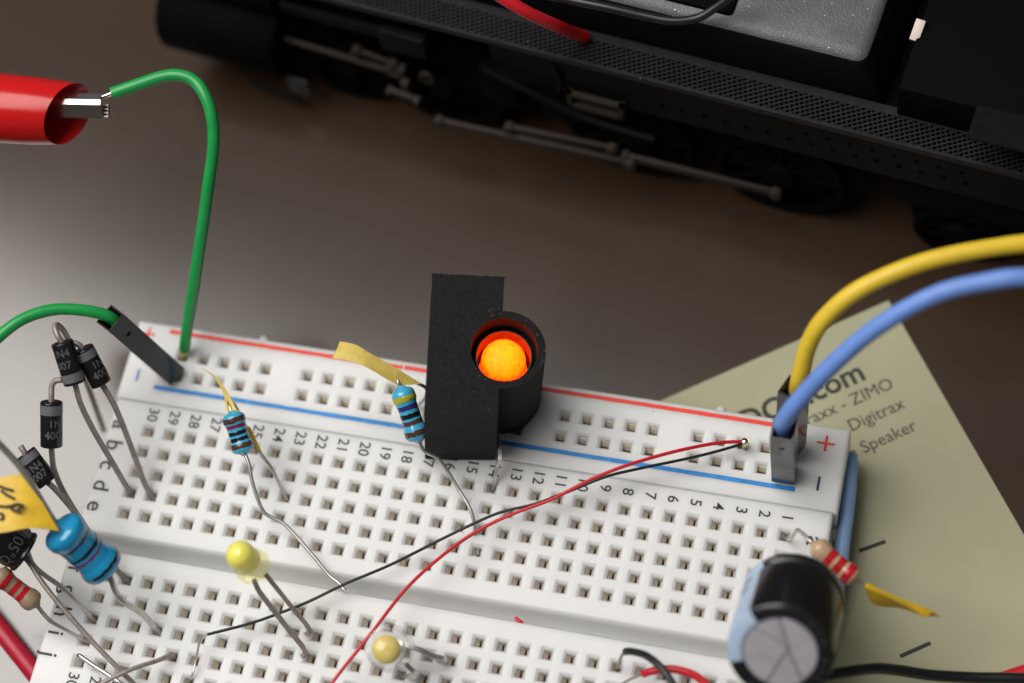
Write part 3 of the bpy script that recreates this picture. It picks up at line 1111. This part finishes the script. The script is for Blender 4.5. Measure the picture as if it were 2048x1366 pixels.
for s, tt, sh in (('105\u00b0C', L_ - 2.2, 2.2), ('25V', L_ - 4.4, 2.1)):
    wrap_text(s, far, d_, xr_, RC + .03, 1.5, tt, bm, flip=1, shift=sh)
# lettering round the rim of the top
for k, ch in enumerate('CD 105 25V 470'):
    a_ = -2.2 + k * .235
    g = glyphs(ch, 1.0)
    rad_ = ux * math.cos(a_) + uy * math.sin(a_)
    tan_ = -ux * math.sin(a_) + uy * math.cos(a_)
    for v in g.verts:
        v.co = far + d_ * (L_ + .06) + rad_ * (RC - .85 - v.co.y) + tan_ * v.co.x
    merge(bm, g)
obj('printed_mark', bm, M_faint, t, smooth=False)
for s_ in (-1, 1):
    p0 = far + V((1, 0, 0)) * 1.8 * s_
    obj('lead', tube([p0, p0 - d_ * 1.2, V((p0.x, p0.y + .9, H + 2.5)), V((p0.x, p0.y + 1.0, H - .05))], .28, 8, 4), M_lead, t)

# ------------------------------------------------------------------ jumper wires with black plug housings
JG = 'jumper wires with black plug housings'


def plug(parent, base, top, side, size=1.27, open_depth=2.2, taper=0.0):
    """hollow square housing from base up to top, open at the top"""
    d = (top - base).normalized()
    L = (top - base).length
    x = (V(side) - d * V(side).dot(d)).normalized()
    y = d.cross(x)
    bm = BM()

    def ring(t_, h, hx=None):
        return [bm.verts.new(base + d * t_ + x * sx * (hx or h) + y * sy * h) for sx, sy in ((-1, -1), (1, -1), (1, 1), (-1, 1))]
    rs = [ring(0, size * .72), ring(.5, size * .97), ring(.6, size), ring(L - .06, size), ring(L, size - .06), ring(L, size - .2), ring(L - open_depth, size - .32)]
    for a_, b_ in zip(rs, rs[1:]):
        for k in range(4):
            bm.faces.new((a_[k], a_[(k + 1) % 4], b_[(k + 1) % 4], b_[k]))
    bm.faces.new(rs[0][::-1])
    bm.faces.new(rs[-1])
    h = obj('housing', bm, M_gloss_black, parent, smooth=False)
    # latch window on the viewer's side
    f = y if y.dot(CAM - base) > 0 else -y
    c = base + d * (L - 2.6) + f * (size + .012)
    obj('latch_slot', box(c, x, f, d, .28, .012, .22), M_loco_dark, h, smooth=False)
    obj('pin', tube([base + d * .3, base - d * 1.2], .32, square=True, n=1), M_gold, parent)
    return d


b0, t0 = rail(28, 'b', H + .05), at(1567, 858, 23.2)
t = thing('jumper_wire', 'light blue jumper wire plugged in at the right end of the blue rail', 'wire', b0, JG)
plug(t, b0 + V((0.1, -.35, 0)), t0, EX)
obj('insulation', tube([at(1568, 862, 21.2), at(1566, 848, 23.4), at(1578, 826, 25.4), at(1602, 796, 27.4), at(1652, 742, 30.5), at(1725, 676, 34.2), at(1800, 625, 37.0), at(1880, 586, 39.0), at(1960, 566, 40), at(2060, 554, 40.5), at(2240, 560, 38)], .95, 18, 8), M_blue, t)
b0, t0 = rail(28, 'r', H + .05), at(1588, 776, 21.6)
t = thing('jumper_wire', 'yellow jumper wire plugged in behind the light blue one', 'wire', b0, JG)
plug(t, b0 + V((.2, 0, 0)), t0, V((.93, -.36, 0)))
obj('insulation', tube([at(1594, 782, 20.0), at(1598, 762, 22.0), at(1604, 738, 23.6), at(1616, 692, 26.2), at(1646, 640, 29.0), at(1710, 584, 31.5), at(1800, 541, 33.2), at(1900, 511, 34.0), at(2060, 486, 34.2), at(2240, 478, 33)], .95, 18, 8), M_yellow, t)
b0, t0 = rail(0, 'b', H + .05), at(220, 636, 22.6)
t = thing('jumper_wire', 'green jumper wire arching out to the left from the blue rail', 'wire', b0, JG)
plug(t, b0 + V((-.35, 0, .1)), t0, V((.5, .85, 0)))
obj('insulation', tube([at(238, 652, 20.8), at(224, 637, 22.4), at(200, 627, 23.4), at(160, 620, 24.4), at(110, 619, 25.2), at(60, 632, 25.8), at(20, 655, 26.0), at(-30, 700, 25.6), at(-100, 780, 24)], .67, 16, 8), M_green, t)

# stiff green wire held by the red clip
b0 = rail(0, 'r', H)
t = thing('hookup_wire', 'stiff green wire rising from the red rail to the red clip', 'wire', b0)
obj('insulation', tube([at(369, 699, 10.0), at(373, 665, 12.6), at(388, 570, 18.6), at(403, 470, 24.0), at(417, 370, 28.8), at(427, 292, 32.2), at(425, 240, 34.2), at(412, 195, 35.6), at(390, 163, 36.2), at(362, 151, 36.5), at(330, 152, 36.5), at(285, 166, 36.4), at(224, 187, 36.2)], .68, 18, 8), M_green, t)
obj('core', tube([rail(0, 'r', H - 1.5), rail(0, 'r', H - .2), at(369, 700, 10.0)], .3, 10, 3), M_gold, t)
obj('core', tube([at(226, 186, 36.2), at(205, 194, 36.1), at(180, 202, 36.0)], .28, 10, 3), M_steel, t)

# ------------------------------------------------------------------ red crocodile clip
o0 = at(-120, 206, 37.2)
tipc = at(140, 228, 36.0)
d_ = (tipc - o0)
L_ = d_.length
d_.normalize()
t = thing('crocodile_clip', 'red vinyl crocodile clip with steel jaws gripping the green wire', 'clip', V((o0.x, o0.y, 30)))
away = (-(CAM - tipc).normalized() * .85 - DOWN * .55)
bm = BM()
rings = []
x, y, _ = frame(d_)
for t_, r_ in ((0, 3.9), (L_ * .4, 3.85), (L_ * .75, 3.7), (L_, 3.45), (L_ - .15, 3.28), (L_ - 3, 3.2), (L_ * .3, 3.3)):
    ring = []
    for j in range(40):
        a_ = 2 * math.pi * j / 40
        rd = x * math.cos(a_) + y * math.sin(a_)
        w = max(0, (t_ - L_ * .6) / (L_ * .4))
        ring.append(bm.verts.new(o0 + d_ * (t_ + w * (rd.dot(away) * 1.7 - .2)) + rd * r_))
    rings.append(ring)
for a_, b_ in zip(rings, rings[1:]):
    for j in range(40):
        bm.faces.new((a_[j], a_[(j + 1) % 40], b_[(j + 1) % 40], b_[j]))
bm.faces.new(rings[0][::-1])
bm.faces.new(rings[-1])
obj('sleeve', bm, M_red_pvc, t, angle=50)
ja, jb = at(105, 206, 36.6), at(205, 208, 36.4)
jd = (jb - ja).normalized()
jl = (jb - ja).length
sy_ = (DOWN - jd * DOWN.dot(jd)).normalized()
sz_ = jd.cross(sy_).normalized()
if sz_.z < 0:
    sz_ = -sz_
bm = BM()
# folded jaw: roof plate, sloping cheek, turned lip
for p0, p1, p2, p3 in (((-.95, .35), (-.35, .75), None, None), ((-.35, .75), (.15, .72), None, None), ((.15, .72), (.75, .15), None, None), ((.75, .15), (1.35, -.35), None, None)):
    q_ = []
    for (yy_, zz_), s_ in ((p0, 0), (p1, 0)):
        q_.append((yy_, zz_))
    m_y, m_z = (q_[0][0] + q_[1][0]) / 2, (q_[0][1] + q_[1][1]) / 2
    dv = sy_ * (q_[1][0] - q_[0][0]) + sz_ * (q_[1][1] - q_[0][1])
    hl = dv.length / 2
    dv.normalize()
    nn = jd.cross(dv)
    box((ja + jb) / 2 + sy_ * m_y + sz_ * m_z, jd, dv, nn, jl / 2, hl + .05, .12, bm)
obj('upper_jaw', bm, M_steel, t, smooth=False)
bm = box((ja + jb) / 2 + sy_ * .7 - sz_ * 1.1 + jd * .5, jd, sy_, sz_, jl / 2, .8, .15, bev=.05)
for k in range(4):
    box(jb + sy_ * (.1 + .4 * k) - sz_ * .75 + jd * .2, jd, sy_, sz_, .35, .1, .3, bm)
obj('lower_jaw', bm, M_lead_dark, t, smooth=False)

# ------------------------------------------------------------------ thin red and black magnet-wire pair
pin_ = at(1490, 886, 10.6)
t = thing('thin_wire', 'hair-thin red wire curving from the right rail down across the board', 'wire', pin_)
obj('insulation', tube(path((1487, 883, 11.0), (1445, 885, 11.6), (1400, 892, 12.2), (1330, 908, 13.0), (1250, 932, 13.6), (1180, 960, 13.6), (1100, 1000, 13.2), (1020, 1030, 12.6), (950, 1065, 12.4), (880, 1115, 12.6), (810, 1180, 13), (740, 1270, 13.4), (680, 1345, 13.2), (640, 1400, 12.5)), .20, 10, 6), M_red_wire, t)
obj('pin', tube([rail(26, 'r', H - 1.5), at(1491, 886, 10.4), at(1491, 882, 11.2)], .38, 10, 2), M_gold, t)
obj('solder_cap', lathe(at(1490, 884, 11.0), EZ, [(0, .42), (.3, .38), (.42, .2), (.45, 0)], 12), M_steel, t)
t = thing('thin_wire', 'hair-thin black wire crossing under the red one, bared at its lower end', 'wire', pin_)
obj('insulation', tube(path((1487, 887, 10.7), (1440, 901, 10.9), (1380, 916, 11.2), (1275, 938, 11.6), (1210, 954, 11.8), (1140, 982, 11.6), (1070, 1008, 11.2), (1000, 1025, 11.0), (935, 1053, 10.8), (868, 1086, 10.6), (780, 1130, 10.8), (690, 1168, 11.0), (620, 1202, 10.8), (560, 1226, 10.6), (500, 1247, 10.8), (415, 1269, 11.4)), .17, 10, 6), M_black_wire, t)
obj('core', tube(path((416, 1268, 11.4), (406, 1276, 11.3), (398, 1290, 10.9), (391, 1325, 10.0), (384, 1352, 9.5), (378, 1362, 8.2)), .13, 8, 5), M_lead, t)

# wires at the lower right
t = thing('hookup_wire', 'short black wire plugged into row f, curving down over the red one', 'wire', at(1255, 1304, 12))
obj('insulation', tube(path((1251, 1303, 13.2), (1264, 1303, 14.0), (1290, 1310, 15.0), (1315, 1328, 15.8), (1338, 1356, 16.0), (1362, 1400, 15.5)), .42, 14, 6), M_black_wire, t)
obj('core', tube([at(1252, 1303, 13.2), at(1243, 1312, 12.4), at(1238, 1328, 10.6), hole('f', 7, H - 1.3)], .17, 8, 5), M_lead_dark, t)
t = thing('hookup_wire', 'short red wire bending over the board under the black one', 'wire', at(1290, 1348, 12))
obj('insulation', tube(path((1287, 1348, 12.2), (1305, 1342, 12.8), (1340, 1338, 13.2), (1375, 1345, 13.2), (1400, 1358, 13), (1440, 1395, 12.5)), .44, 14, 6, round_ends=False), M_red_wire, t)
obj('core', tube(path((1288, 1347, 12.2), (1270, 1354, 11.6), (1245, 1367, 10.6), (1225, 1382, 9.4)), .15, 8, 5), M_lead_dark, t)
t = tag(obj('cable', tube(path((1600, 1362, 12.0), (1650, 1352, 11.8), (1700, 1343, 10.5), (1752, 1337, 8.5), (1800, 1341, 6.5), (1860, 1350, 4.6), (1940, 1355, 3.4), (2060, 1358, 3.0), (2300, 1370, 2.0)), .62, 14, 8), M_black_wire), 'black cable running off to the right from behind the big capacitor', 'cable')
t = tag(obj('cable', tube(path((1930, 1392, 1.4), (1985, 1366, 1.4), (2030, 1350, 1.4), (2090, 1330, 1.4), (2200, 1290, 1.4)), .8, 14, 6), M_red_wire), 'red cable crossing the bottom right corner of the table', 'cable')
t = tag(obj('cable', tube(path((-70, 1170, 3.2), (-20, 1232, 3.2), (20, 1283, 3.0), (62, 1336, 2.4), (110, 1398, 1.5)), 1.12, 16, 6), mat('crimson_insulation', (0.42, 0.008, 0.03), rough=0.4)), 'thick red cable passing beneath the left end of the breadboard', 'cable')
t = tag(obj('cable', tube(path((1701, 918, 4.5), (1700, 950, 4.7), (1695, 1010, 4.8), (1686, 1080, 4.6), (1678, 1150, 4.0), (1660, 1250, 2.6), (1640, 1330, 1.4)), .85, 16, 6, round_ends=True), M_paleblue), 'pale blue cable end lying along the right side of the breadboard', 'cable')

# loose component legs at the lower left
t = tag(obj('component_lead', tube(path((157, 1313, 10.4), (160, 1312, 10.6), (186, 1330, 10.8), (214, 1348, 11.0), (260, 1380, 10.8)), .26, 10, 4), M_steel), 'bright component leg lying across row j at the lower left', 'lead')
t = tag(obj('component_lead', tube([hole('i', 26, H - 1.2), at(338, 1312, 10.0), at(316, 1321, 10.9), at(282, 1332, 11.8), at(246, 1346, 12.4), at(190, 1374, 12.6), at(150, 1400, 12.4)], .26, 10, 4), M_lead_dark), 'grey component leg bent out of the board over the bright one', 'lead')

# ------------------------------------------------------------------ model locomotive
LO = V((56.7, 44.9, 0))
EU = V((0.9903, -0.1390, 0)).normalized()
EVV = V((-EU.y, EU.x, 0))


def F(u, v, z):
    return LO + EU * u + EVV * v + V((0, 0, z))


def lbox(u0, u1, v0, v1, z0, z1, bm=None, bev=0.0, seg=2):
    return box(F((u0 + u1) / 2, (v0 + v1) / 2, (z0 + z1) / 2), EU, EVV, EZ, (u1 - u0) / 2, (v1 - v0) / 2, (z1 - z0) / 2, bm, bev, seg)


loco = thing('model_locomotive', 'black model steam locomotive chassis with bare grey metal block, behind the breadboard', 'model train', F(-10, 12, 0))
UL, UR = -72, 62
# footplate: border strips and floor, then a raised diamond grid
bm = BM()
lbox(UL, UR, 0, .42, 23.1, 24.0, bm)
lbox(UL, UR, 3.45, 4.5, 23.1, 23.95, bm)
lbox(UL, UR, .42, 3.45, 23.0, 23.42, bm)
obj('footplate', bm, M_walk, loco, smooth=False)


def bars(du, step, th, ztop):
    bm = BM()
    u = UL - 10
    while u < UR:
        a_, b_ = F(u, .40, ztop), F(u + du, 3.47, ztop)
        if u > UL and u + du < UR and u + du > UL:
            d = b_ - a_
            box((a_ + b_) / 2, d.normalized(), V((-d.y, d.x, 0)).normalized(), EZ, d.length / 2, th / 2, .26, bm)
        u += step
    return bm


o_ = obj('tread_grid', bars(4.7, .98, .20, 23.68), M_walk, loco, smooth=False)
o_['kind'] = 'stuff'
o_ = obj('tread_grid', bars(-1.2, .60, .13, 23.62), M_walk, loco, smooth=False)
o_['kind'] = 'stuff'
# valance below the footplate with rivet holes
obj('valance', lbox(-26, UR, .5, 1.3, 15.6, 23.05), M_loco, loco, smooth=False)
for k in range(15):
    u = -5 + k * 2.55
    obj('rivet', lathe(F(u, .46, 18.3 + .05 * (k % 3)), -EVV, [(0, 0), (0, .36), (.05, .36), (.06, .2), (.06, 0)], 10), M_loco_dark, loco)
    if k > 6:
        obj('rivet', lathe(F(u - .6, .46, 20.4), -EVV, [(0, 0), (0, .30), (.05, .30), (.06, .2), (.06, 0)], 10), M_loco_dark, loco)
obj('reversing_lever', tube([F(-18, .2, 21.5), F(-17.2, .1, 19), F(-17.8, .1, 16)], .3, 8, 4), M_loco, loco)
bm = lbox(-16.5, -9.5, -.5, .5, 14.2, 15.0)
lbox(-16.5, -15.9, -.5, .4, 14.2, 17.2, bm)
lbox(-10.1, -9.5, -.5, .4, 14.2, 17.2, bm)
lbox(-16.5, -9.5, -.5, .2, 16.7, 17.2, bm)
obj('bracket', bm, M_rod, loco, smooth=False)
obj('side_pipe', tube([F(-27, -.2, 17.5), F(-22, -.3, 15.5), F(-15, -.3, 12.5), F(-6, -.3, 11.4)], .5, 8, 5), M_loco, loco)
# frame behind the valance
obj('frame', lbox(UL + 6, UR, 3.5, 22, 10, 22.9), M_loco_dark, loco, smooth=False)
obj('firebox_side', lbox(22, UR, 1.0, 3.4, 9.5, 15.3, bev=.4), M_loco_dark, loco)
# cast block: sloping right end, rounded upper edges
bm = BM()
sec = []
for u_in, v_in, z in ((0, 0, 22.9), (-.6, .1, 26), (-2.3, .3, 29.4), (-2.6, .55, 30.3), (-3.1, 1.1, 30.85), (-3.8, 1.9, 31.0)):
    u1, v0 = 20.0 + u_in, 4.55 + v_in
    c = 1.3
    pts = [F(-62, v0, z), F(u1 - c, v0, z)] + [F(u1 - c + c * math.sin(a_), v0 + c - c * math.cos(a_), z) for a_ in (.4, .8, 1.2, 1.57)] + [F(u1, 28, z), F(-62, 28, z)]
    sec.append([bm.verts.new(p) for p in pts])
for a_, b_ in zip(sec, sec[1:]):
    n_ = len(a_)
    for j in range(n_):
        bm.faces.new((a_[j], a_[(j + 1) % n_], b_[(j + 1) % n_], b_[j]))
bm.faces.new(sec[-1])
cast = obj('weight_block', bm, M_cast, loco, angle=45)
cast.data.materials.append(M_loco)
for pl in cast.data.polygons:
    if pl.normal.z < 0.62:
        pl.material_index = 1  # steep faces blackened: shade painted in below the lit top
p = at(1425, 8, 31)
rel = p - LO
uu, vv_ = rel.dot(EU), rel.dot(EVV)
obj('black_plug', lbox(uu - 9, uu + 2.6, vv_ - 1.0, vv_ + 14, 28, 31.5, bev=.5), M_loco_dark, loco)  # black plug standing in for a dark, shaded recess in the block top
obj('black_plug', lbox(-60, uu - 9.5, 8.5, vv_ + 14, 28, 33.5, bev=1.2), M_loco_dark, loco)
# cab side to the right
bm = lbox(21.6, UR, 3.6, 30, 23.9, 29.5, bev=.3)
obj('cab', bm, M_loco_dark, loco)
p = at(1950, 225, 29.6)
rel = p - LO
obj('cab_window', lbox(rel.dot(EU), rel.dot(EU) + 9, rel.dot(EVV) - 3.2, rel.dot(EVV) + 1, 29.3, 29.62), M_loco, loco, smooth=False)
pa, pb = at(1843, 40, 30), at(1828, 82, 29)
dd = (pb - pa)
obj('cream_tab', box((pa + pb) / 2, dd.normalized(), dd.normalized().cross(EZ).normalized(), dd.normalized().cross(dd.normalized().cross(EZ)).normalized(), dd.length / 2, .55, .35, bev=.1), M_cream, loco)


def wheel(u, r, name='driving_wheel', spokes=12):
    c = F(u, .9, r + .1)
    w = obj(name, lathe(c, EVV, [(0, r - .9), (-.05, r - .15), (0, r), (1.9, r - .05), (2.0, r + .7), (2.5, r + .7), (2.5, r - .9), (0, r - .9)], 40, cap=False), M_loco_dark, loco)
    bm = lathe(c, EVV, [(-.3, 0), (-.3, 1.7), (0, 1.9), (1.5, 1.9), (1.5, 0)], 20)
    for k in range(spokes):
        a_ = 2 * math.pi * k / spokes
        tube([c + EVV * .7 + (EU * math.cos(a_) + EZ * math.sin(a_)) * 1.6, c + EVV * .7 + (EU * math.cos(a_) + EZ * math.sin(a_)) * (r - .6)], .4, 6, 1, bm)
    obj('spokes', bm, M_loco_dark, w)
    return w


for u in (-34.0, -9.6, 9.0):
    wheel(u, 8.0)
wheel(-62, 5.0, 'pilot_wheel', 9)
wheel(-47, 5.0, 'pilot_wheel', 9)
wheel(30.5, 5.2, 'trailing_wheel', 10)


def rod(name, p0, p1, w, m=M_rod, th=.3, boss=.75):
    d = (p1 - p0).normalized()
    n_ = -EVV
    up = n_.cross(d).normalized()
    bm = box((p0 + p1) / 2, d, up, n_, (p1 - p0).length / 2, w, th, bev=.08)
    for p in (p0, p1):
        lathe(p, n_, [(-th - .1, 0), (-th - .1, boss), (th + .25, boss), (th + .35, boss * .8), (th + .35, 0)], 18, bm)
    return obj(name, bm, m, loco)


rod('coupling_rod', at(1252, 312, 8.2), at(1552, 386, 8.0), .55)
rod('connecting_rod', at(880, 242, 8.6), at(1262, 327, 8.0), .50)
rod('coupling_rod', at(1020, 255, 9.5), at(1225, 297, 9.4), .5)
rod('piston_rod', at(505, 58, 12.5), at(800, 148, 12.0), .35, boss=.6)
rod('valve_link', at(715, 100, 13.8), at(788, 128, 13.4), .3, boss=.7)
rod('valve_link', at(780, 180, 10.5), at(835, 200, 10.5), .4, boss=.4)
bm = lathe(at(855, 152, 12.5), -EVV, [(0, .5), (0, 1.0), (.5, 1.0), (.5, .5)], 16, cap=False)
obj('crank_ring', bm, M_rod, loco)
obj('crosshead', box(at(795, 140, 12.4), EU, EVV, EZ, 1.2, .6, 1.1, None, .2), M_rod, loco)
obj('crosshead_pin', box(at(812, 170, 11.2), EU, EVV, EZ, .5, .5, .9, None, .15), M_rod, loco)
obj('cylinder_block', lathe(F(-70, 1.5, 11), EU, [(0, 0), (0, 5.2), (.5, 5.6), (15.5, 5.6), (16, 5.2), (16, 2.0), (17.0, 1.8), (17.0, 0)], 36), M_loco_dark, loco)
obj('valve_chest', lathe(F(-68, 2.5, 19), EU, [(0, 0), (0, 3), (14, 3), (14, 0)], 28), M_loco_dark, loco)
bm = lbox(-53, -38, -.2, .6, 18.5, 20.0)
lbox(-40, -34, -.6, .8, 16.5, 20.5, bm, .3)
obj('slide_bar', bm, M_loco, loco, smooth=False)
p0 = at(598, 172, 5.5)
obj('guard_plate', box(p0, EU, EVV, EZ, 1.4, .2, 1.6, bev=.1), mat('grey_plate', (0.03, 0.03, 0.032), rough=.6), loco)
obj('brake_rigging', tube(path((500, 165, 3.0), (560, 185, 2.5), (600, 205, 2.2)), .35, 8, 3), M_loco, loco)
bm = BM()
for z0, z1, u in ((3, 16, -28.5), (3, 16, -21)):
    lbox(u, u + 5, .8, 2.6, z0 + 5, z1, bm, .4)
obj('brake_hanger', bm, M_loco_dark, loco)

# wires on the locomotive
t = tag(obj('loose_wire', tube(path((930, -60, 37.0), (985, -18, 36.0), (1050, 22, 34.0), (1105, 48, 31.0), (1140, 63, 27.5), (1170, 74, 24.6)), .72, 14, 6), M_red_wire), 'thick red wire dropping onto the locomotive footplate at the top edge', 'wire')
t = tag(obj('loose_wire', tube(path((1040, -22, 33.0), (1130, -2, 33.0), (1210, 14, 33.0), (1280, 30, 32.6), (1345, 42, 32.4), (1395, 36, 32.6), (1430, 16, 33.5), (1470, -14, 35.0), (1520, -60, 37)), .50, 14, 6), M_black_wire), 'thin black wire lying over the grey metal block of the locomotive', 'wire')
